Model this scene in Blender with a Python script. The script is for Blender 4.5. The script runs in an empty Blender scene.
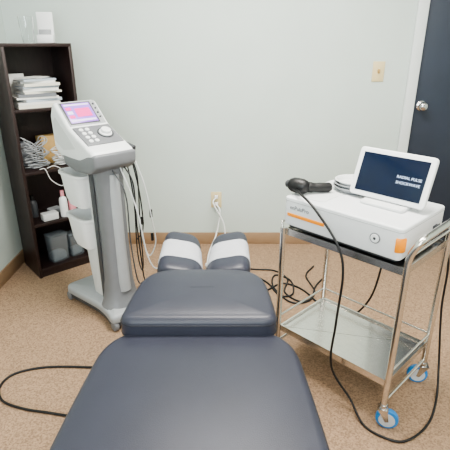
import bpy, bmesh, math, random
from mathutils import Vector, Matrix
random.seed(4)
S=bpy.context.scene
COL=S.collection
rad=math.radians

# ---------------------------------------------------------------- materials
def lin(c):
    out=[]
    for v in c:
        v=v/255.0
        out.append(v/12.92 if v<=0.04045 else ((v+0.055)/1.055)**2.4)
    return out+[1.0]
def mat(name,col,rough=0.5,metal=0.0,var=0.0,scale=20.0,bump=0.0,bscale=None,trans=0.0,emis=0.0,coat=0.0,stretch=None,alpha=1.0):
    m=bpy.data.materials.new(name); m.use_nodes=True
    nt=m.node_tree; p=nt.nodes['Principled BSDF']
    c=lin(col)
    p.inputs['Base Color'].default_value=c
    p.inputs['Roughness'].default_value=rough
    p.inputs['Metallic'].default_value=metal
    p.inputs['Transmission Weight'].default_value=trans
    p.inputs['Coat Weight'].default_value=coat
    p.inputs['Alpha'].default_value=alpha
    if emis>0:
        p.inputs['Emission Color'].default_value=c
        p.inputs['Emission Strength'].default_value=emis
    tc=nt.nodes.new('ShaderNodeTexCoord'); mp=nt.nodes.new('ShaderNodeMapping')
    nt.links.new(tc.outputs['Object'],mp.inputs['Vector'])
    if stretch: mp.inputs['Scale'].default_value=stretch
    n=nt.nodes.new('ShaderNodeTexNoise'); n.inputs['Scale'].default_value=scale; n.inputs['Detail'].default_value=6
    nt.links.new(mp.outputs['Vector'],n.inputs['Vector'])
    if var>0:
        r=nt.nodes.new('ShaderNodeValToRGB')
        r.color_ramp.elements[0].position=0.36; r.color_ramp.elements[1].position=0.64
        r.color_ramp.elements[0].color=[max(0,x*(1-var)) for x in c[:3]]+[1]
        r.color_ramp.elements[1].color=[min(1,x*(1+var)) for x in c[:3]]+[1]
        nt.links.new(n.outputs['Fac'],r.inputs['Fac']); nt.links.new(r.outputs['Color'],p.inputs['Base Color'])
    if bump>0:
        n2=nt.nodes.new('ShaderNodeTexNoise'); n2.inputs['Scale'].default_value=bscale or scale; n2.inputs['Detail'].default_value=4
        nt.links.new(mp.outputs['Vector'],n2.inputs['Vector'])
        b=nt.nodes.new('ShaderNodeBump'); b.inputs['Strength'].default_value=bump; b.inputs['Distance'].default_value=0.01
        nt.links.new(n2.outputs['Fac'],b.inputs['Height']); nt.links.new(b.outputs['Normal'],p.inputs['Normal'])
    return m
M={}
M['wall']=mat('wall_paint',(200,211,207),0.85,var=0.015,scale=3,bump=0.05,bscale=120)
M['ceil']=mat('ceiling_paint',(240,240,236),0.9,var=0.02,scale=8)
M['carpet']=mat('carpet_tan',(160,134,110),1.0,var=0.28,scale=130,bump=0.5,bscale=280)
M['base']=mat('baseboard_vinyl',(158,132,106),0.5,var=0.05,scale=9)
M['trim']=mat('trim_white',(214,220,220),0.5,var=0.01)
M['door']=mat('door_navy',(50,58,72),0.45,var=0.06,scale=4)
M['vinyl']=mat('vinyl_slate',(52,54,66),0.40,var=0.06,scale=5,bump=0.08,bscale=300)
M['vinyl_edge']=mat('vinyl_piping',(38,39,48),0.45,var=0.04)
M['steel']=mat('steel_brushed',(220,217,212),0.25,1.0,var=0.08,scale=30,stretch=(1,12,1))
M['chrome']=mat('chrome',(210,210,212),0.15,1.0,var=0.02)
M['white']=mat('plastic_white',(230,232,233),0.4,var=0.01)
M['silver']=mat('plastic_silver_white',(216,218,220),0.38,var=0.01)
M['offwhite']=mat('plastic_offwhite',(210,212,212),0.45,var=0.01)
M['lgray']=mat('plastic_light_gray',(160,163,166),0.45,var=0.02)
M['mgray']=mat('plastic_mid_gray',(134,137,141),0.45,var=0.02)
M['gray']=mat('plastic_gray',(118,120,124),0.4,var=0.02)
M['dgray']=mat('plastic_dark_gray',(68,70,74),0.5,var=0.03)
M['black']=mat('rubber_black',(24,24,26),0.45,var=0.05)
M['orange']=mat('plastic_orange',(238,146,30),0.4,var=0.02)
M['espresso']=mat('wood_espresso',(44,31,30),0.4,var=0.15,scale=14,stretch=(6,6,1))
M['paper']=mat('paper_white',(230,230,226),0.9,var=0.02)
M['wrap']=mat('headrest_paper',(188,190,196),0.85,var=0.04,scale=12,bump=0.5,bscale=25)
M['cream']=mat('plate_cream',(218,202,160),0.4,var=0.02)
M['blue']=mat('caster_blue',(50,130,195),0.4,var=0.03)
M['tire']=mat('caster_tire',(190,194,198),0.55,var=0.04)
M['glass']=mat('glass_clear',(245,248,248),0.03,trans=0.95)
M['clearplastic']=mat('plastic_clear',(214,222,228),0.2,trans=0.85,bump=0.4,bscale=40)
M['screen_dark']=mat('screen_navy',(8,22,46),0.15,var=0.1,emis=0.2)
M['screen_purple']=mat('screen_purple',(150,110,200),0.25,emis=0.6)
M['screen_pink']=mat('screen_pink',(225,80,150),0.25,emis=0.6)
M['screen_pale']=mat('screen_pale',(215,200,238),0.25,emis=0.5)
M['text_white']=mat('text_white',(185,200,222),0.4,emis=0.5)
M['text_gray']=mat('text_gray',(90,92,98),0.5)
M['pink']=mat('plastic_pink',(222,150,160),0.4)
M['tan']=mat('cardboard_tan',(190,158,104),0.8,var=0.06)
M['book1']=mat('cover_blue_gray',(180,190,200),0.6,var=0.03)
M['book2']=mat('cover_cream',(225,222,210),0.6,var=0.03)
M['book3']=mat('cover_gray',(120,124,130),0.6,var=0.03)
M['lamp']=mat('lamp_diffuser',(255,252,245),0.5,emis=3.0)

# ---------------------------------------------------------------- mesh helpers
def mk(name,verts,faces,m,parent=None,loc=(0,0,0),rot=(0,0,0),smooth=35,kind=None,label=None):
    me=bpy.data.meshes.new(name)
    me.from_pydata([tuple(v) for v in verts],[],faces)
    bm=bmesh.new(); bm.from_mesh(me)
    bmesh.ops.remove_doubles(bm,verts=bm.verts,dist=1e-6)
    bmesh.ops.recalc_face_normals(bm,faces=bm.faces)
    bm.to_mesh(me); bm.free()
    if smooth:
        for p in me.polygons: p.use_smooth=True
        me.set_sharp_from_angle(angle=rad(smooth))
    me.materials.append(m)
    o=bpy.data.objects.new(name,me); COL.objects.link(o)
    o.location=loc; o.rotation_euler=rot
    if parent: o.parent=parent
    if kind: o['kind']=kind
    if label: o['label']=label
    return o
def empty(name,loc,rz=0,label=None,cat=None,group=None):
    e=bpy.data.objects.new(name,None); COL.objects.link(e)
    e.location=loc; e.rotation_euler=(0,0,rz); e.empty_display_size=0.05
    tag(e,label,cat,group); return e
def tag(o,label,cat,group=None):
    if label:o['label']=label
    if cat:o['category']=cat
    if group:o['group']=group
    return o
def box(name,size,loc,m,parent=None,bevel=0.0,rot=(0,0,0),seg=2,**k):
    bm=bmesh.new(); bmesh.ops.create_cube(bm,size=1)
    for v in bm.verts: v.co=Vector((v.co.x*size[0],v.co.y*size[1],v.co.z*size[2]))
    if bevel>0: bmesh.ops.bevel(bm,geom=list(bm.edges),offset=bevel,segments=seg,profile=0.5,affect='EDGES')
    bm.verts.ensure_lookup_table()
    for i,v in enumerate(bm.verts): v.index=i
    vs=[v.co.copy() for v in bm.verts]; fs=[[v.index for v in f.verts] for f in bm.faces]; bm.free()
    return mk(name,vs,fs,m,parent,loc,rot,**k)
def prism(name,poly,y0,y1,m,parent=None,bevel=0.0,seg=3,loc=(0,0,0),rot=(0,0,0),**k):
    """poly in xz, extruded in y"""
    bm=bmesh.new(); n=len(poly)
    a=[bm.verts.new((p[0],y0,p[1])) for p in poly]; b=[bm.verts.new((p[0],y1,p[1])) for p in poly]
    bm.faces.new(a); bm.faces.new(b[::-1])
    for i in range(n): bm.faces.new((a[i],a[(i+1)%n],b[(i+1)%n],b[i]))
    bmesh.ops.recalc_face_normals(bm,faces=bm.faces)
    if bevel>0: bmesh.ops.bevel(bm,geom=list(bm.edges),offset=bevel,segments=seg,profile=0.5,affect='EDGES')
    for i,v in enumerate(bm.verts): v.index=i
    vs=[v.co.copy() for v in bm.verts]; fs=[[v.index for v in f.verts] for f in bm.faces]; bm.free()
    return mk(name,vs,fs,m,parent,loc,rot,**k)
def rpoly(pts,r,seg=6):
    out=[];n=len(pts)
    for i in range(n):
        p=Vector(pts[i]);a=Vector(pts[i-1]);b=Vector(pts[(i+1)%n])
        rr=r[i] if isinstance(r,(list,tuple)) else r
        pa=p+(a-p).normalized()*rr; pb=p+(b-p).normalized()*rr
        for k in range(seg+1):
            t=k/seg
            q=pa*(1-t)**2+p*2*t*(1-t)+pb*t*t
            out.append(q)
    return out
def area2(o): return sum(o[i].x*o[(i+1)%len(o)].y-o[(i+1)%len(o)].x*o[i].y for i in range(len(o)))
def inset(o,d):
    n=len(o);sgn=1 if area2(o)>0 else -1;res=[]
    for i in range(n):
        t=(o[(i+1)%n]-o[i-1]).normalized()
        nrm=Vector((-t.y,t.x))*sgn
        res.append(o[i]+nrm*d)
    return res
def rprof(z0,z1,r,n=5,rb=None):
    rb=r if rb is None else rb
    pr=[]
    for k in range(n+1):
        a=math.pi/2*k/n; pr.append((rb-rb*math.sin(a),z0+rb-rb*math.cos(a)))
    for k in range(n+1):
        a=math.pi/2*k/n; pr.append((r-r*math.cos(a),z1-r+r*math.sin(a)))
    return pr
def slab(name,outline,prof,m,parent=None,dome=0.0,**k):
    vs=[];fs=[];n=len(outline)
    for d,z in prof:
        for p in inset(outline,d): vs.append((p.x,p.y,z))
    for i in range(len(prof)-1):
        for j in range(n):
            fs.append((i*n+j,i*n+(j+1)%n,(i+1)*n+(j+1)%n,(i+1)*n+j))
    fs.append(list(range(n))[::-1])
    top=(len(prof)-1)*n; zt=prof[-1][1]
    tp=[Vector(vs[top+j][:2]) for j in range(n)]
    c=sum(tp,Vector((0,0)))/n
    if dome==0: fs.append([top+j for j in range(n)])
    else:
        prev=top
        for s in (0.95,0.85,0.65,0.4,0.2):
            st=len(vs)
            for p in tp:
                q=c+(p-c)*s; vs.append((q.x,q.y,zt+dome*(1-s**3)))
            for j in range(n): fs.append((prev+j,prev+(j+1)%n,st+(j+1)%n,st+j))
            prev=st
        fs.append([prev+j for j in range(n)])
    return mk(name,vs,fs,m,parent,**k)
def rrect(x0,x1,y0,y1,r,seg=6): return rpoly([(x0,y0),(x1,y0),(x1,y1),(x0,y1)],r,seg)
def loft(name,rings,m,parent=None,cap=True,**k):
    vs=[];fs=[];n=len(rings[0])
    for r in rings: vs+= [tuple(p) for p in r]
    for i in range(len(rings)-1):
        for j in range(n): fs.append((i*n+j,i*n+(j+1)%n,(i+1)*n+(j+1)%n,(i+1)*n+j))
    if cap:
        fs.append(list(range(n))[::-1]); fs.append([(len(rings)-1)*n+j for j in range(n)])
    return mk(name,vs,fs,m,parent,**k)
def catmull(pts,steps=8,closed=False):
    P=[Vector(p) for p in pts]; n=len(P); out=[]
    rng=range(n) if closed else range(n-1)
    for i in rng:
        p1=P[i];p2=P[(i+1)%n]
        p0=P[i-1] if (i>0 or closed) else p1*2-p2
        p3=P[(i+2)%n] if (i+2<n or closed) else p2*2-p1
        for s in range(steps):
            t=s/steps
            out.append(0.5*((2*p1)+(-p0+p2)*t+(2*p0-5*p1+4*p2-p3)*t*t+(-p0+3*p1-3*p2+p3)*t**3))
    if not closed: out.append(P[-1])
    return out
def tube(name,pts,r,m,parent=None,steps=8,closed=False,seg=8,smoothpath=True,**k):
    P=catmull(pts,steps,closed) if smoothpath else [Vector(p) for p in pts]
    n=len(P); rings=[]; up=None
    for i in range(n):
        if closed: t=(P[(i+1)%n]-P[i-1]).normalized()
        elif i==0: t=(P[1]-P[0]).normalized()
        elif i==n-1: t=(P[-1]-P[-2]).normalized()
        else: t=(P[i+1]-P[i-1]).normalized()
        if up is None:
            up=t.orthogonal().normalized()
        else:
            up=(up-t*up.dot(t))
            up=up.normalized() if up.length>1e-6 else t.orthogonal().normalized()
        b=t.cross(up)
        rr=r[i*(len(r)-1)//(n-1)] if isinstance(r,(list,tuple)) else r
        rings.append([P[i]+(up*math.cos(a)+b*math.sin(a))*rr for a in [2*math.pi*q/seg for q in range(seg)]])
    if closed: rings.append(rings[0])
    return loft(name,rings,m,parent,cap=not closed,smooth=60,**k)
def rod(name,pts,r,m,parent=None,br=0.03,**k):
    """polyline tube with rounded bends"""
    P=[Vector(p) for p in pts]; out=[P[0]]
    for i in range(1,len(P)-1):
        a=P[i]+(P[i-1]-P[i]).normalized()*br; b=P[i]+(P[i+1]-P[i]).normalized()*br
        for s in range(7):
            t=s/6; out.append(a*(1-t)**2+P[i]*2*t*(1-t)+b*t*t)
    out.append(P[-1])
    return tube(name,out,r,m,parent,smoothpath=False,seg=12,**k)
def lathe(name,prof,m,parent=None,seg=24,**k):
    rings=[[ (r*math.cos(2*math.pi*j/seg),r*math.sin(2*math.pi*j/seg),z) for j in range(seg)] for r,z in prof]
    return loft(name,rings,m,parent,cap=True,**k)
def text(name,s,size,m,parent,loc,rot,align='LEFT',ext=0.0004,off=0.0):
    c=bpy.data.curves.new(name,'FONT'); c.body=s; c.size=size; c.extrude=ext; c.align_x=align; c.offset=off
    t=bpy.data.objects.new(name+'_tmp',c); COL.objects.link(t)
    bpy.context.view_layer.update()
    me=bpy.data.meshes.new_from_object(t)
    bpy.data.objects.remove(t,do_unlink=True)
    me.materials.clear(); me.materials.append(m)
    o=bpy.data.objects.new(name,me); COL.objects.link(o); o.parent=parent; o.location=loc
    o.rotation_euler=rot
    return o

# ---------------------------------------------------------------- room
LX=-1.54; BY=3.43; RX=2.7; FY=-1.6; CZ=2.75
DX0,DX1,DH=1.395,2.30,2.28
box('floor',(RX-LX+0.2,BY-FY+0.4,0.1),((RX+LX)/2,(BY+FY)/2+0.1,-0.05),M['carpet'],kind='structure',smooth=0)
box('ceiling',(RX-LX+0.2,BY-FY+0.4,0.1),((RX+LX)/2,(BY+FY)/2+0.1,CZ+0.05),M['ceil'],kind='structure',smooth=0)
prism('wall_back',[(LX,0),(DX0,0),(DX0,DH),(DX1,DH),(DX1,0),(RX,0),(RX,CZ),(LX,CZ)],BY,BY+0.12,M['wall'],kind='structure',smooth=0)
box('wall_left',(0.1,BY-FY+0.12,CZ),(LX-0.05,(BY+FY)/2+0.06,CZ/2),M['wall'],kind='structure',smooth=0)
box('wall_right',(0.1,BY-FY+0.12,CZ),(RX+0.05,(BY+FY)/2+0.06,CZ/2),M['wall'],kind='structure',smooth=0)
box('wall_front',(RX-LX,0.1,CZ),((RX+LX)/2,FY-0.05,CZ/2),M['wall'],kind='structure',smooth=0)
box('baseboard_back',(DX0-0.075-LX-0.012,0.012,0.10),((DX0-0.075+LX+0.012)/2,BY-0.006,0.05),M['base'],kind='structure',bevel=0.003)
box('baseboard_left',(0.012,BY-FY,0.10),(LX+0.006,(BY+FY)/2,0.05),M['base'],kind='structure',bevel=0.003)
box('trim_1',(0.075,0.03,DH),(DX0-0.0375,BY-0.015,DH/2),M['trim'],kind='structure',bevel=0.006)
box('trim_2',(0.075,0.03,DH),(DX1+0.0375,BY-0.015,DH/2),M['trim'],kind='structure',bevel=0.006)
box('trim_3',(DX1-DX0+0.15,0.03,0.08),((DX0+DX1)/2,BY-0.015,DH+0.04),M['trim'],kind='structure',bevel=0.006)
d=box('door_1',(DX1-DX0-0.01,0.045,DH-0.015),((DX0+DX1)/2,BY+0.03,(DH-0.015)/2+0.005),M['door'],kind='structure',bevel=0.002)
kx=1.455-(DX0+DX1)/2; kz=1.120-((DH-0.015)/2+0.005)
kn=lathe('door_knob',[(0.001,0),(0.036,0),(0.036,0.006),(0.030,0.010),(0.013,0.014),(0.012,0.034),(0.026,0.042),(0.033,0.056),(0.030,0.070),(0.018,0.078),(0.001,0.079)],M['chrome'],d,loc=(kx,-0.0225,kz),rot=(rad(90),0,0),smooth=50)
kn['label']='round chrome door knob with rosette'

def ceiling_lamp(x,y,power,sx=1.2,sy=0.6):
    e=empty('ceiling_light',(x,y,CZ),0,'recessed rectangular fluorescent ceiling light panel','ceiling light','ceiling light panels')
    box('frame',(sx+0.06,sy+0.06,0.03),(0,0,-0.015),M['trim'],e,bevel=0.004)
    box('diffuser',(sx,sy,0.01),(0,0,-0.036),M['lamp'],e,bevel=0.002)
    l=bpy.data.lights.new('ceiling_light_glow','AREA'); l.shape='RECTANGLE'; l.size=sx; l.size_y=sy; l.energy=power; l.color=(1.0,0.95,0.88)
    o=bpy.data.objects.new('light_source',l); COL.objects.link(o); o.location=(0,0,-0.06); o.parent=e
ceiling_lamp(0.2,2.0,84)
ceiling_lamp(1.5,0.8,24)
ceiling_lamp(0.2,-0.5,26)
l=bpy.data.lights.new('added_rear_fill','AREA'); l.shape='RECTANGLE'; l.size=1.6; l.size_y=1.2; l.energy=62; l.color=(0.88,0.95,1.0)  # cool window-like fill added behind the camera; no window is modelled
o=bpy.data.objects.new('added_rear_fill',l); COL.objects.link(o); o.location=(-0.4,-1.45,1.7)
o.rotation_euler=(rad(85),0,rad(-8))

# ---------------------------------------------------------------- treatment table
T=empty('treatment_table',(-0.09,1.45,0),0,'dark slate vinyl padded chiropractic treatment table with split sections','treatment table')
def pad(name,pts,r,z0,z1,er,dome,lab):
    out=rpoly(pts,r,10)
    p=slab(name,out,rprof(z0,z1,er,8,rb=0.02),M['vinyl'],T,dome=dome,smooth=60,label=lab)
    for zz in (z1-er*1.0,z0+0.02):
        sm=[(q.x,q.y,zz) for q in inset(out,0.0005)]
        sm=[sm[i] for i in range(len(sm)) if i==0 or (Vector(sm[i])-Vector(sm[i-1])).length>1e-4]
        tube('piping',sm,0.0028,M['vinyl_edge'],p,closed=True,smoothpath=False,seg=6)
    return p
pad('long_cushion',[(-0.415,-1.10),(0.395,-1.10),(0.382,-0.5),(0.345,0.018),(-0.355,0.018),(-0.398,-0.5)],[0.1,0.1,0.22,0.19,0.19,0.22],0.420,0.534,0.036,0.016,'long dark slate vinyl cushion with rounded corners')
pad('chest_cushion',[(-0.310,-0.042),(0.290,-0.042),(0.278,0.16),(0.252,0.375),(-0.256,0.375),(-0.292,0.16)],[0.06,0.06,0.08,0.145,0.145,0.08],0.510,0.606,0.030,0.016,'short raised slate vinyl cushion with piped edges')
def csec(w,h,tilt,side):
    return rpoly([(-w/2,-h/2),(w/2,-h/2),(w/2,h/2-(tilt if side<0 else 0)),(-w/2,h/2-(tilt if side>0 else 0))],[0.02,0.02,0.07,0.07],6)
for side in (-1,1):
    cx=-0.010+side*0.117
    sec=csec(0.206,0.165,0.042,side)
    def rings(y0,y1,sc,rnd):
        R=[];n=6;L=[]
        if rnd:
            for k in range(n+1):
                a=math.pi/2*k/n; L.append((y0+rnd*(1-math.cos(a)),1-rnd*4.5*(1-math.sin(a))))
            for k in range(n+1):
                a=math.pi/2*(1-k/n); L.append((y1-rnd*0.7*(1-math.cos(a)),1-rnd*3.5*(1-math.sin(a))))
        else: L=[(y0,1),(y0+(y1-y0)/3,1.0),(y0+(y1-y0)*2/3,1.0),(y1,1)]
        for y,s in L:
            wf=1.06-0.14*(y+0.16)/0.32
            R.append([(p.x*s*sc*wf,y,p.y*s*sc) for p in sec])
        return R
    rz=-side*rad(2)
    c=loft('head_cushion',rings(-0.165,0.200,1.0,0.06),M['vinyl'],T,loc=(cx,0.550,0.550),rot=(rad(5),0,rz),smooth=60,label='rounded slate vinyl head cushion half')
    loft('cushion_cover',rings(-0.065,0.095,1.03,0),M['wrap'],c,smooth=60,label='white disposable paper strip over the cushion')
    rod('cushion_bracket',[(cx,0.545,0.50),(cx*0.6,0.45,0.44),(cx*0.4,0.30,0.44)],0.014,M['dgray'],T)
box('support_frame',(0.30,1.30,0.05),(0,-0.35,0.395),M['dgray'],T,bevel=0.008)
box('support_frame',(0.24,0.34,0.06),(0,0.16,0.48),M['dgray'],T,bevel=0.008)
prism('pedestal',[(-0.13,0.05),(0.13,0.05),(0.10,0.40),(-0.10,0.40)],-0.55,-0.05,M['dgray'],T,bevel=0.01)
slab('base_plate',rrect(-0.24,0.24,-0.95,0.35,0.05),rprof(0.0,0.05,0.012,3),M['dgray'],T)
for x in (-0.1,0.1): rod('lift_strut',[(x,0.28,0.045),(x,0.18,0.46)],0.016,M['gray'],T)

# ---------------------------------------------------------------- bookcase
BA=rad(41)
BC=(-1.248,3.075)
def bw(x,y,z): 
    return (BC[0]+x*math.cos(BA)-y*math.sin(BA), BC[1]+x*math.sin(BA)+y*math.cos(BA), z)
BKH=1.55; W=0.43; Dp=0.31
B=empty('bookcase',(BC[0],BC[1],0),BA,'tall narrow espresso wood bookcase standing across the room corner','bookcase')
for sx in (-1,1): box('side_panel',(0.02,Dp,BKH-0.02),(sx*(W/2-0.01),0,(BKH-0.02)/2),M['espresso'],B,bevel=0.0015)
box('top_panel',(W,Dp,0.02),(0,0,BKH-0.01),M['espresso'],B,bevel=0.0015)
box('back_panel',(W-0.04,0.008,BKH-0.07),(0,Dp/2-0.006,(BKH-0.07)/2+0.05),M['espresso'],B)
SH=[1.165,0.765,0.40,0.065]
for z in SH: box('shelf',(W-0.04,Dp-0.012,0.02),(0,-0.004,z-0.01),M['espresso'],B,bevel=0.0015)
box('kick_board',(W-0.04,0.018,0.045),(0,-Dp/2+0.02,0.0225),M['espresso'],B)

z=BKH+0.0005
g=lathe('drinking_glass',[(0.001,0),(0.034,0),(0.042,0.10),(0.045,0.15),(0.042,0.15),(0.039,0.10),(0.031,0.008),(0.001,0.008)],M['glass'],None,loc=bw(-0.015,-0.06,z),smooth=50)
tag(g,'clear straight drinking glass on top of the bookcase','glass')
c=empty('card_holder',bw(0.105,-0.04,z),BA-rad(35),'small white upright dispenser box on top of the bookcase','card holder')
box('back_plate',(0.10,0.012,0.18),(0,0.02,0.092),M['white'],c,bevel=0.004,rot=(rad(-4),0,0))
box('tray',(0.10,0.055,0.05),(0,-0.008,0.025),M['white'],c,bevel=0.005)
box('card_stack',(0.07,0.02,0.03),(0,-0.008,0.065),M['lgray'],c,bevel=0.001,label='small stack of gray printed cards')

def book(x,y,zq,w,dd,h,mm,rz,lab,grp):
    e=empty('book',bw(x,y,zq),BA+rz,lab,'book',grp)
    box('page_block',(w-0.006,dd-0.006,h-0.003),(0,0.002,h/2),M['paper'],e)
    t=0.0014
    prism('cover',[(-dd/2,0),(dd/2,0),(dd/2,t),(-dd/2+t,t),(-dd/2+t,h-t),(dd/2,h-t),(dd/2,h),(-dd/2,h)],-w/2,w/2,M[mm],e,rot=(0,0,rad(90)))
zz=SH[0]+0.0005
specs=[(0.27,0.16,0.022,'book2','white'),(0.26,0.16,0.013,'paper','white'),(0.24,0.15,0.018,'book1','blue-gray'),(0.26,0.16,0.013,'paper','white'),(0.23,0.15,0.018,'book3','gray'),(0.25,0.15,0.013,'book2','cream'),(0.22,0.14,0.018,'paper','white'),(0.24,0.15,0.013,'book1','blue-gray'),(0.23,0.15,0.017,'book2','cream'),(0.21,0.14,0.013,'paper','white'),(0.22,0.14,0.012,'book1','blue-gray')]
for i,(w,dd,h,mm,cn) in enumerate(specs):
    book(-0.01+random.uniform(-.02,.02),-0.04+random.uniform(-.015,.01),zz,w,dd,h,mm,rad(random.uniform(-11,11)),'thin %s paperback lying in a stack on the upper shelf'%cn,'books stacked on the upper shelf')
    zz+=h+0.0005
for i in range(5):
    f=box('leaflet',(0.15,0.12,0.0015),bw(-0.065+0.014*i,-0.05,zz+0.001+i*0.002),M['paper'],rot=(0,0,BA+rad(14*i-24)))
    tag(f,'white paper leaflet lying on the book stack','leaflet','leaflets on the book stack')
for i in range(3):
    f=box('folder',(0.12,0.004,0.20),bw(-0.10+0.004*i,0.055+0.012*i,SH[0]+0.1015),M['paper' if i!=1 else 'book1'],rot=(rad(-3),0,BA),bevel=0.001)
    tag(f,'thin upright paper folder behind the book stack','folder','folders on the upper shelf')
def coil(cx,cy,cz,R,n,m,lab,h=0.02,r=0.004):
    pts=[]
    for k in range(n*12):
        a=k/12*2*math.pi; rr=R*(0.72+0.25*math.sin(k*1.7)+0.1*random.random())
        pts.append((rr*math.cos(a),rr*0.6*math.sin(a),r+0.002+h*k/(12*n)+h*0.5*(1+math.sin(k*0.9+a*0.3))*0.5*(k/(12*n))))
    o=tube('coiled_cable',pts,r,m,None,steps=3,seg=6,loc=bw(cx,cy,cz),rot=(0,0,BA))
    tag(o,lab,'cable','coiled leads on the shelf'); return o
coil(-0.085,-0.075,SH[1],0.085,11,M['lgray'],'coiled gray electrode lead heaped on the middle shelf',0.15,0.0036)
coil(0.085,-0.085,SH[1],0.07,9,M['offwhite'],'coiled white lead heaped on the middle shelf',0.09,0.0036)
hl=tube('hanging_lead',[bw(-0.05,-0.145,SH[1]+0.010),bw(0.0,-0.162,SH[1]+0.02),bw(0.06,-0.168,SH[1]-0.04),bw(0.03,-0.170,SH[1]-0.12),bw(-0.04,-0.168,SH[1]-0.07),bw(-0.07,-0.165,SH[1]+0.01),bw(-0.10,-0.148,SH[1]+0.010)],0.0032,M['offwhite'],None)
tag(hl,'white lead looping over the front of the middle shelf','cable')
b=box('cardboard_box',(0.13,0.09,0.19),bw(0.05,0.05,SH[1]+0.0955),M['tan'],bevel=0.003,rot=(0,0,BA+0.1)); tag(b,'small tan cardboard box standing on the middle shelf','box')
b=box('supply_box',(0.10,0.08,0.16),bw(-0.12,0.075,SH[1]+0.0805),M['book3'],bevel=0.003,rot=(0,0,BA-0.05)); tag(b,'gray supply carton on the middle shelf','box')
def bottle(x,y,z,h,r,body,cap,lab):
    e=empty('lotion_bottle',bw(x,y,z+0.0005),0,lab,'bottle')
    lathe('bottle_body',[(0.001,0),(r*0.95,0),(r,0.006),(r,h*0.62),(r*0.85,h*0.72),(r*0.4,h*0.78),(r*0.4,h*0.82),(0.001,h*0.82)],M[body],e,smooth=50)
    lathe('cap',[(0.001,h*0.80),(r*0.5,h*0.80),(r*0.46,h),(0.001,h)],M[cap],e,smooth=50)
bottle(0.040,-0.105,SH[2],0.19,0.028,'white','pink','white lotion bottle with pink cap on the lower shelf')
bottle(0.105,-0.100,SH[2],0.15,0.026,'pink','white','pink plastic lotion bottle with white cap on the lower shelf')
bottle(-0.13,0.02,SH[2],0.16,0.03,'dgray','black','dark gray bottle on the lower shelf')
b=slab('supply_tub',rrect(-0.055,0.055,-0.035,0.035,0.015),rprof(0,0.05,0.006,3),M['offwhite'],loc=bw(-0.065,-0.10,SH[2]+0.0005),rot=(0,0,BA)); tag(b,'shallow white plastic tub on the lower shelf','tub')
b=slab('supply_tub',rrect(-0.045,0.045,-0.03,0.03,0.015),rprof(0,0.04,0.006,3),M['lgray'],loc=bw(0.01,0.01,SH[2]+0.0005),rot=(0,0,BA+0.2)); tag(b,'shallow gray plastic tub on the lower shelf','tub')
for (x,y,sx,h) in ((-0.035,-0.07,0.068,0.20),(0.10,-0.06,0.055,0.17)):
    o_=lambda s,zq,q:[(p.x*q,p.y*q,zq) for p in inset(rrect(-sx,sx,-0.05,0.05,0.02,4),s)]
    e=empty('plastic_container',bw(x,y,SH[3]+0.0005),BA+0.1,'translucent plastic container with contents on the bottom shelf','container','translucent containers on the bottom shelf')
    loft('container_body',[o_(0.006,0,.92),o_(0,0.008,.94),o_(0,h,1),o_(0.003,h,1),o_(0.003,0.012,.94),o_(0.006,0.010,.92)],M['clearplastic'],e,smooth=50)
    slab('contents',rrect(-sx*0.75,sx*0.75,-0.035,0.035,0.015,4),rprof(0.013,h*0.4,0.02,3),M['offwhite'],e,dome=0.01)
    slab('lid',rrect(-sx-0.003,sx+0.003,-0.053,0.053,0.02,4),rprof(h,h+0.008,0.003,2),M['clearplastic'],e)

# ---------------------------------------------------------------- therapy unit on stand
DO=(-0.735,2.455); DA=rad(-45)
E=empty('therapy_machine',(DO[0],DO[1],0),DA,'white and gray electrotherapy ultrasound machine on a wheeled column stand','therapy machine')
slab('base',rpoly([(-0.29,-0.145),(0.10,-0.10),(0.275,-0.14),(0.275,0.17),(0.10,0.15),(-0.29,0.17)],[0.06,0.1,0.05,0.05,0.1,0.06],6),rprof(0.052,0.105,0.025,4,rb=0.01),M['lgray'],E,dome=0.02,smooth=60,label='light gray plastic wheeled base')
slab('base_skirt',rpoly([(-0.284,-0.139),(0.10,-0.092),(0.269,-0.134),(0.269,0.164),(0.10,0.142),(-0.284,0.164)],[0.05,0.1,0.05,0.05,0.1,0.05],6),rprof(0.026,0.054,0.003,2),M['dgray'],E)
for (x,y) in ((-0.255,-0.125),(0.25,-0.11),(0.25,0.14),(-0.23,0.13)):
    w=lathe('caster',[(0.001,-0.015),(0.022,-0.015),(0.029,-0.011),(0.029,0.011),(0.022,0.015),(0.001,0.015)],M['gray'],E,loc=(x,y,0.029),rot=(rad(90),0,0),smooth=40)
def dsec(cx,w,dep,z,n=16):
    pts=[]; cy=0.012
    for k in range(n+1):
        a=-math.pi/2+math.pi*k/n
        pts.append((cx+dep*math.copysign(abs(math.cos(a))**0.6,math.cos(a)),cy+w*math.copysign(abs(math.sin(a))**0.8,math.sin(a)),z))
    pts.append((cx-0.035,cy+w*0.92,z)); pts.append((cx-0.035,cy-w*0.92,z))
    return pts
loft('column',[dsec(0.128,w,dd,z) for z,w,dd in ((0.10,0.120,0.115),(0.13,0.105,0.098),(0.18,0.090,0.082),(0.26,0.080,0.070),(0.5,0.074,0.062),(0.75,0.074,0.060),(0.93,0.080,0.064),(0.99,0.088,0.074))],M['gray'],E,smooth=50,label='gray curved support column')
loft('column_inlay',[dsec(0.134,w,dd,z) for z,w,dd in ((0.20,0.046,0.086),(0.5,0.042,0.068),(0.90,0.042,0.064))],M['lgray'],E,smooth=50)
prism('rear_spine',[(0.095,0.12),(0.03,0.12),(0.01,0.35),(0.02,0.98),(0.095,0.98)],-0.058,0.078,M['offwhite'],E,bevel=0.012)
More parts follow.
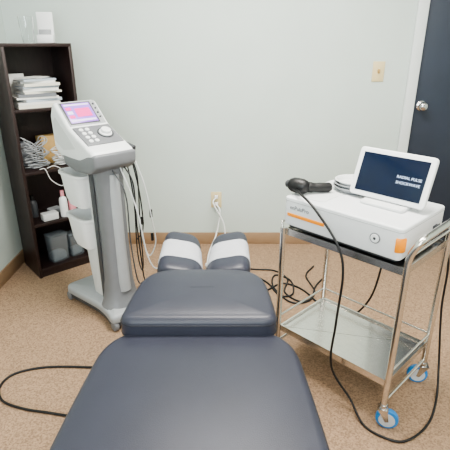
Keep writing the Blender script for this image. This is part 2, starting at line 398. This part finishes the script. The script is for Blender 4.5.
def bin_(z0,z1,x0,x1,w):
    o_=lambda s,zq,dx=0:[(p.x,p.y+0.01,zq) for p in inset(rrect(x0+dx,x1,-w,w,0.06),s)]
    R=[o_(0.04,z0,0.05),o_(0.015,z0+0.008,0.04),o_(0.006,z0+0.05,0.025),o_(0,z1-0.02,0),o_(-0.010,z1-0.014,0),o_(-0.010,z1,0),o_(0.006,z1,0),o_(0.008,z1-0.02,0),o_(0.014,z0+0.05,0.025),o_(0.03,z0+0.015,0.04)]
    loft('storage_bin',R,M['white'],E,smooth=50,label='open white plastic storage bin')
bin_(0.675,0.875,-0.215,0.03,0.128)
bin_(0.42,0.615,-0.205,0.03,0.122)
prism('rear_leg',[(0.04,0.43),(-0.10,0.43),(-0.05,0.11),(0.04,0.11)],-0.058,0.068,M['offwhite'],E,bevel=0.015)
prism('spine_edge',[(0.095,0.12),(0.06,0.12),(0.05,0.98),(0.095,0.98)],-0.066,-0.0575,M['dgray'],E,bevel=0.003)
# control head (two facets: screen and keypad)
P0=(-0.150,1.262);P1=(-0.018,1.140);P2=(0.150,1.062)
hp=[(-0.215,1.01),(-0.222,1.19),(-0.185,1.256),P0,P1,P2,(0.212,1.038),(0.228,1.00),(0.18,0.975),(-0.02,0.955),(-0.15,0.965)]
HW=0.128
H=prism('control_head',hp,-HW,HW,M['white'],E,bevel=0.020,seg=5,smooth=50,label='white rounded sloped control console')
H.scale=(0.97,0.97,0.97); H.location=(0.010,0.006,0.030)
prism('lower_shell',[(-0.13,0.985),(0.07,0.985),(0.16,1.018),(0.236,1.030),(0.230,0.955),(0.17,0.915),(0.0,0.900),(-0.11,0.925)],-HW-0.003,HW+0.003,M['gray'],H,bevel=0.016,smooth=50,label='gray lower housing')
for s in (-1,1): prism('side_inset',[(-0.19,1.05),(-0.185,1.16),(-0.155,1.185),(0.0,1.07),(0.04,1.035),(-0.1,1.01)],s*(HW-0.0005)-0.002,s*(HW-0.0005)+0.002,M['offwhite'],H)
f1=math.atan2(P0[1]-P1[1],P1[0]-P0[0]); f2=math.atan2(P1[1]-P2[1],P2[0]-P1[0])
def sA(u,y,n): return (P0[0]+u*math.cos(f1)+n*math.sin(f1),y,P0[1]-u*math.sin(f1)+n*math.cos(f1))
def sB(u,y,n): return (P1[0]+u*math.cos(f2)+n*math.sin(f2),y,P1[1]-u*math.sin(f2)+n*math.cos(f2))
RA=(0,f1,0);RB=(0,f2,0)
box('console_panel',(0.168,HW*2-0.036,0.006),sA(0.090,0,0.002),M['lgray'],H,bevel=0.003,rot=RA)
box('control_surround',(0.172,HW*2-0.036,0.007),sB(0.098,0,0.003),M['gray'],H,bevel=0.003,rot=RB)
sc=box('screen',(0.136,0.164,0.004),sA(0.090,-0.014,0.007),M['screen_purple'],H,bevel=0.001,rot=RA,label='lit purple touch screen')
box('screen_bezel',(0.152,0.182,0.004),sA(0.090,-0.014,0.0045),M['dgray'],H,bevel=0.001,rot=RA)
def scr(x,y,w,h,m): box('screen_field',(w,h,0.001),(x,y,0.0026),M[m],sc)
scr(0.0,0.02,0.060,0.09,'screen_pink'); scr(0.053,0,0.013,0.15,'screen_pale'); scr(-0.056,0,0.010,0.15,'screen_pale')
for i in range(3): scr(-0.03+0.028*i,-0.058,0.02,0.032,'screen_pale' if i%2 else 'screen_pink')
lathe('knob_ring',[(0.001,0),(0.046,0),(0.045,0.004),(0.001,0.004)],M['dgray'],H,loc=sB(0.095,0.045,0.0065),rot=RB)
lathe('control_knob',[(0.001,0),(0.037,0),(0.035,0.006),(0.029,0.008),(0.026,0.022),(0.001,0.023)],M['white'],H,loc=sB(0.095,0.045,0.009),rot=RB,smooth=40)
for i in range(4):
    for j in range(2):
        lathe('button',[(0.001,0),(0.013,0),(0.012,0.004),(0.001,0.005)],M['white'],H,loc=sB(0.042+0.036*i,-0.038-0.036*j,0.0065),rot=RB,seg=12)
for i in range(4):
    lathe('button',[(0.001,0),(0.006,0),(0.0055,0.005),(0.001,0.006)],M['dgray'],H,loc=sA(0.035+0.032*i,0.0925,0.005),rot=RA,seg=12)
prism('applicator_holder',[(0.02,0.97),(0.16,0.97),(0.18,1.03),(0.02,1.05)],HW+0.008,HW+0.045,M['dgray'],E,bevel=0.006)
def ldr(pts,m,r=0.0035,name='lead'): return tube(name,pts,r,M[m],E,steps=8,seg=7)
ldr([(0.12,0.16,0.99),(0.17,0.17,0.85),(0.16,0.17,0.55),(0.18,0.16,0.34),(0.13,0.18,0.24),(0.08,0.19,0.35),(0.10,0.18,0.7),(0.08,0.16,0.97)],'black',0.004)
ldr([(0.18,0.07,0.95),(0.26,0.08,0.85),(0.235,0.10,0.6),(0.23,0.12,0.3),(0.17,0.17,0.18)],'black',0.004)
ldr([(0.14,0.16,1.0),(0.19,0.20,0.8),(0.20,0.23,0.58),(0.18,0.26,0.42),(0.14,0.23,0.33),(0.12,0.20,0.5),(0.10,0.18,0.8)],'offwhite',0.004)
ldr([(0.19,0.05,0.94),(0.26,0.09,0.7),(0.27,0.13,0.42),(0.27,0.19,0.30),(0.24,0.30,0.33),(0.2,0.36,0.42)],'offwhite',0.0045)
ldr([(0.10,0.16,1.0),(0.09,0.20,0.9),(0.11,0.22,0.7),(0.10,0.23,0.5),(0.06,0.21,0.42)],'black',0.004)
ldr([(0.18,0.0,0.94),(0.255,0.03,0.8),(0.235,0.05,0.5),(0.245,0.07,0.26),(0.2,0.14,0.2)],'dgray',0.004)
for (x,y,zq) in ((0.19,0.232,0.62),(0.12,0.215,0.56),(0.17,0.245,0.46)):
    box('lead_connector',(0.012,0.016,0.05),(x,y,zq),M['black'],E,bevel=0.003)

# ---------------------------------------------------------------- stainless cart
CA=math.atan2(-0.716,0.698); CC=(0.616,1.847)
ux=Vector((math.cos(CA),math.sin(CA))); uy=Vector((-math.sin(CA),math.cos(CA)))
def cw(x,y,z): 
    p=Vector(CC)+ux*x+uy*y; return (p.x,p.y,z)
K=empty('utility_cart',(CC[0],CC[1],0),CA,'two-tier stainless steel rolling utility cart on blue casters','cart')
hx,hy=0.295,0.197
TZ=0.758; LZ=0.228
def tray(name,z):
    o_=lambda s:[p for p in inset(rrect(-hx+0.006,hx-0.006,-hy+0.006,hy-0.006,0.012,3),s)]
    R_=[[(p.x,p.y,z-0.028) for p in o_(0)],[(p.x,p.y,z+0.004) for p in o_(0)],[(p.x,p.y,z+0.004) for p in o_(0.008)],[(p.x,p.y,z-0.006) for p in o_(0.012)]]
    return loft(name,R_,M['steel'],K,smooth=30,label='flat stainless steel shelf with raised lip')
tray('upper_shelf',TZ); tray('lower_shelf',LZ)
crot={(1,-1):25,(1,1):215,(-1,-1):60,(-1,1):60}
for sx in (-1,1):
    for sy in (-1,1):
        if sx<0: rod('leg',[(sx*hx,sy*hy,0.10),(sx*hx,sy*hy,TZ+0.005)],0.0135,M['steel'],K)
        c=empty('caster',(sx*hx,sy*hy,0),rad(crot[(sx,sy)])); c.parent=K; 
        lathe('stem',[(0.001,0.092),(0.017,0.092),(0.017,0.118),(0.001,0.118)],M['chrome'],c)
        for q in (-1,1):
            prism('fork',[(-0.022,0.098),(0.018,0.098),(0.028,0.045),(0.014,0.040)],q*0.0195-0.0015,q*0.0195+0.0015,M['steel'],c)
        box('fork_crown',(0.045,0.042,0.004),(-0.002,0,0.0985),M['steel'],c)
        lathe('wheel',[(0.001,-0.013),(0.032,-0.013),(0.046,-0.011),(0.048,-0.006),(0.048,0.006),(0.046,0.011),(0.032,0.013),(0.001,0.013)],M['blue'],c,loc=(0.020,0,0.048),rot=(rad(90),0,0),smooth=40,label='blue rubber tire')
        for q in (-1,1):
            lathe('wheel_guard',[(0.001,-0.0015),(0.034,-0.0015),(0.034,0.001),(0.020,0.0018),(0.001,0.0018)],M['tire'],c,loc=(0.020,q*0.0158,0.048),rot=(rad(90),0,0),label='pale gray plastic wheel hub cover')
rod('handle_frame',[(hx,-hy,0.10),(hx,-hy,TZ+0.06),(hx+0.035,-hy,TZ+0.135),(hx+0.035,hy,TZ+0.135),(hx,hy,TZ+0.06),(hx,hy,0.10)],0.0135,M['steel'],K,br=0.035)
rod('guard_rail',[(hx+0.012,-hy,TZ+0.07),(hx+0.012,hy,TZ+0.07)],0.006,M['steel'],K)
rod('guard_rail',[(-hx,-hy,TZ-0.004),(-hx-0.012,-hy,TZ+0.03),(-hx-0.012,hy,TZ+0.03),(-hx,hy,TZ-0.004)],0.005,M['steel'],K,br=0.012)
rod('guard_rail',[(-hx,hy,LZ+0.055),(hx,hy,LZ+0.055)],0.005,M['steel'],K)
for sx in (-1,1): rod('guard_rail',[(sx*hx,-hy,LZ+0.055),(sx*hx,hy,LZ+0.055)],0.005,M['steel'],K)
for sx in (-1,1): rod('cross_bar',[(sx*hx,-hy,0.135),(sx*hx,hy,0.135)],0.007,M['steel'],K)

# ---------------------------------------------------------------- shockwave unit
mz=TZ+0.0045
MH=0.153
U=empty('shockwave_machine',cw(-0.01,0.0,mz),CA,'white tabletop shockwave therapy machine with orange stripe on the steel cart','medical device')
x0,x1,y0,y1=-0.285,0.272,-0.200,0.190
slab('housing',rrect(x0,x1,y0,y1,0.022,6),rprof(0.022,MH,0.008,4,rb=0.006),M['silver'],U,dome=0.001,smooth=50,label='pale silver-white boxy plastic housing')
slab('lower_band',rrect(x0-0.001,x1+0.001,y0-0.001,y1+0.001,0.022,6),rprof(MH-0.018,MH-0.0155,0.0008,1),M['lgray'],U)
slab('underside_plate',rrect(x0+0.015,x1-0.015,y0+0.015,y1-0.015,0.02,6),rprof(0.010,0.0225,0.001,1),M['dgray'],U)
for sx in (-1,1):
    for sy in (-1,1): lathe('foot',[(0.001,0),(0.014,0),(0.012,0.012),(0.001,0.012)],M['black'],U,loc=(sx*0.22,sy*0.15,0))
box('orange_stripe',(0.195,0.003,0.015),(-0.165,y0-0.0012,0.074),M['orange'],U,bevel=0.001,label='bold orange stripe')
text('printed_name','enPulsPro',0.025,M['text_gray'],U,(-0.250,y0-0.0008,0.102),(rad(90),0,0))
bt=lathe('power_button',[(0.001,0),(0.022,0),(0.022,0.003),(0.018,0.004),(0.001,0.004)],M['gray'],U,loc=(0.165,y0+0.0005,0.088),rot=(rad(90),0,0))
lathe('button_cap',[(0.001,0.004),(0.0175,0.004),(0.0165,0.006),(0.001,0.0065)],M['white'],bt)
lathe('button_mark',[(0.001,0.0065),(0.006,0.0065),(0.005,0.0072),(0.001,0.0072)],M['dgray'],bt)
rr=[]
for zq in (0.056,0.062,0.108,0.114):
    s=0.003 if 0.061<zq<0.109 else 0.0
    pts=[]
    cxx,cyy=x1-0.024,y0+0.024
    for k in range(9):
        a=rad(-85+k*85/8)
        pts.append((cxx+(0.028+s)*math.cos(a),cyy+(0.028+s)*math.sin(a),zq))
    for k in range(8,-1,-1):
        a=rad(-85+k*85/8)
        pts.append((cxx+0.016*math.cos(a),cyy+0.016*math.sin(a),zq))
    rr.append(pts)
loft('corner_accent',rr,M['orange'],U,smooth=50,label='orange corner holder')
prism('cable_socket',[(0.0,0.05),(0.05,0.05),(0.05,0.09),(0.0,0.09)],-0.02,0.02,M['dgray'],U,loc=(x1-0.03,0.10,0),bevel=0.004)
slab('top_recess',rrect(-0.25,-0.11,-0.16,0.16,0.03),rprof(MH+0.0005,MH+0.0030,0.001,1),M['offwhite'],U)
tb=rad(20)
P=empty('display',(0.085,0.005,MH+0.018),0); P.parent=U; P.rotation_euler=(-tb,0,0)
dw,dh=0.335,0.210
slab('display_case',rrect(-dw/2,dw/2,0,dh,0.018,5),rprof(-0.012,0.008,0.005,3),M['white'],P,rot=(rad(90),0,0),smooth=50)
box('display_screen',(dw-0.046,0.002,dh-0.042),(0,-0.0088,dh/2),M['screen_dark'],P,bevel=0.0008,label='dark navy lit screen')
for s_,yy in (('RADIAL PULSE',0.50),('SHOCKWAVE',0.39)):
    t=text('screen_text',s_,0.0165,M['text_white'],P,(0.078,-0.0102,dh*yy),(rad(90),0,0),'CENTER')
h0=MH
prism('display_stand',[(-0.04,h0),(0.08,h0),(0.055,h0+0.06),(0.045,h0+0.10),(0.03,h0+0.10),(0.0,h0+0.022)],-0.06,0.06,M['lgray'],U,bevel=0.004,loc=(0.085,0.01,0),rot=(0,0,rad(90)))
slab('stand_foot',rrect(-0.005,0.19,-0.05,0.12,0.02),rprof(h0,h0+0.015,0.006,3),M['offwhite'],U)

tz=mz+MH+0.0035
for i in range(3):
    r=0.092-0.004*i
    o=lathe('plastic_dish',[(0.001,0),(r*0.8,0),(r,0.020),(r+0.003,0.020),(r+0.003,0.022),(r-0.003,0.022),(r*0.77,0.004),(0.001,0.004)],M['offwhite' if i==2 else 'lgray'],None,loc=cw(-0.125,0.095,tz+0.0005+i*0.0135),smooth=40,seg=32)
    tag(o,'shallow translucent white dish stacked on the machine','dish','stacked dishes on the machine')

# handpiece
hz=mz+MH+0.002
hb=Vector(cw(-0.278,-0.132,0)); HR=CA+rad(68)
Hn=empty('handpiece',(hb.x,hb.y,hz+0.0005),HR,'black pistol-shaped shockwave handpiece with cable on the white machine','handpiece')
prof=[(0.001,-0.052),(0.020,-0.052),(0.028,-0.046),(0.034,-0.028),(0.035,0.0),(0.033,0.020),(0.027,0.034),(0.021,0.040),(0.001,0.041)]
lathe('applicator_head',prof,M['black'],Hn,loc=(0.0,0.0,0.036),rot=(0,rad(90),rad(120)),smooth=50)
lathe('applicator_tip',[(0.001,0.038),(0.017,0.038),(0.017,0.052),(0.011,0.058),(0.001,0.058)],M['dgray'],Hn,loc=(0,0,0.036),rot=(0,rad(90),rad(120)),smooth=50)
tube('grip',[(0.005,0.0,0.034),(0.05,-0.022,0.028),(0.10,-0.036,0.025),(0.150,-0.042,0.022)],[0.030,0.024,0.021,0.022,0.022,0.018],M['black'],Hn,seg=14,steps=6)
Wm=Matrix.Translation((hb.x,hb.y,hz+0.0005))@Matrix.Rotation(HR,4,'Z')
Wi=Wm.inverted()
cab=[cw(-0.265,-0.160,hz+0.025),cw(-0.205,-0.20,hz+0.025),cw(-0.11,-0.235,hz-0.005),cw(0.02,-0.248,TZ+0.04),cw(0.062,-0.248,TZ-0.08),cw(0.055,-0.248,0.44),cw(0.05,-0.24,0.20),(0.565,1.59,0.06),(0.600,1.50,0.010),(0.655,1.435,0.008),(0.75,1.405,0.008),(0.88,1.49,0.008),(0.985,1.64,0.010),(1.03,1.76,0.12),(1.01,1.80,0.40),(0.99,1.79,0.66),(0.93,1.80,0.83),cw(x1-0.0,0.105,mz+0.07)]
tube('handpiece_cable',[Wi@Vector(p) for p in cab],0.0052,M['black'],Hn,steps=10,seg=8,label='long black rubber cable looping to the floor')

# ---------------------------------------------------------------- wall plates
sw=empty('light_switch',(1.107,BY,1.360),0,'cream toggle light switch plate on the wall','light switch')
box('faceplate',(0.086,0.006,0.138),(0,-0.003,0),M['cream'],sw,bevel=0.002)
box('toggle',(0.013,0.016,0.028),(0,-0.012,0.003),M['tan'],sw,bevel=0.002,rot=(rad(25),0,0))
ot=empty('wall_outlet',(-0.07,BY,0.385),0,'cream duplex wall outlet above the baseboard','wall outlet')
box('faceplate',(0.085,0.006,0.13),(0,-0.003,0),M['cream'],ot,bevel=0.002)
for s in (-1,1): lathe('socket',[(0.001,0),(0.018,0),(0.017,0.003),(0.001,0.003)],M['tan'],ot,loc=(0,-0.0055,s*0.03),rot=(rad(90),0,0),seg=16)
pc=empty('power_cord',(-0.07,BY-0.0087,0.355),0,'white power cord plugged into the wall outlet','power cord')
box('plug',(0.032,0.032,0.032),(0,-0.016,0),M['white'],pc,bevel=0.005)
tube('cord',[(0,-0.03,0),(0.03,-0.06,-0.05),(0.0,-0.12,-0.22),(-0.06,-0.3,-0.33),(-0.05,-0.8,-0.347),(-0.03,-1.1,-0.3),(-0.03,-1.22,0.05),(-0.03,-1.28,0.10)],0.006,M['white'],pc)
pc2=empty('power_cord',(-0.07,BY-0.0087,0.415),0,'white power cord plugged into the wall outlet','power cord')
box('plug',(0.03,0.028,0.028),(0,-0.014,0),M['white'],pc2,bevel=0.005)
tube('cord',[(0,-0.025,0),(-0.02,-0.07,-0.04),(0.06,-0.10,-0.2),(0.07,-0.2,-0.38),(0.03,-0.6,-0.408),(0.02,-1.05,-0.36),(0.0,-1.2,0.0),(0.0,-1.28,0.04)],0.006,M['white'],pc2)

def fcable(pts,lab,r=0.0058):
    o=tube('floor_cable',[(p[0],p[1],p[2] if len(p)>2 else r+0.001) for p in pts],r,M['black'],None,steps=10,seg=8)
    tag(o,lab,'cable'); return o
fcable([(-0.33,1.78),(-0.52,1.85),(-0.70,1.87),(-0.92,1.87),(-1.06,1.82),(-1.09,1.73),(-1.04,1.64),(-0.93,1.59),(-0.78,1.56),(-0.62,1.53),(-0.45,1.50),(-0.33,1.50)],'black power cable looping over the carpet beside the treatment table')
fcable([(0.12,2.72),(0.21,2.83),(0.30,2.74),(0.36,2.58),(0.45,2.60),(0.46,2.78),(0.36,2.86),(0.33,2.70),(0.42,2.50),(0.55,2.52),(0.62,2.70),(0.72,2.85)],'black cable snaking over the carpet by the cart')
fcable([(0.08,2.98),(0.22,2.95),(0.36,2.93),(0.44,2.80),(0.40,2.62),(0.50,2.50),(0.60,2.62),(0.58,2.85),(0.66,3.0)],'black cable tangled on the carpet behind the cart')
fcable([(0.14,2.60),(0.27,2.64),(0.40,2.74),(0.52,2.66),(0.60,2.48),(0.68,2.36),(0.76,2.30,0.03),(0.82,2.18,0.25),(0.82,2.08,0.6),(0.79,2.00,0.83)],'black mains cable running from the carpet up to the machine')

w=bpy.data.worlds.new('World'); S.world=w; w.use_nodes=True
w.node_tree.nodes['Background'].inputs[0].default_value=(0.8,0.85,0.9,1); w.node_tree.nodes['Background'].inputs[1].default_value=0.3
try: S.view_settings.look='AgX - Medium High Contrast'
except Exception as ex: print(ex)
cd=bpy.data.cameras.new('camera'); cd.lens=36; cd.sensor_width=36; cd.clip_start=0.02
cam=bpy.data.objects.new('camera',cd); COL.objects.link(cam); cam.location=(0,0,1.55); cam.rotation_euler=(rad(68),0,0)
S.camera=cam
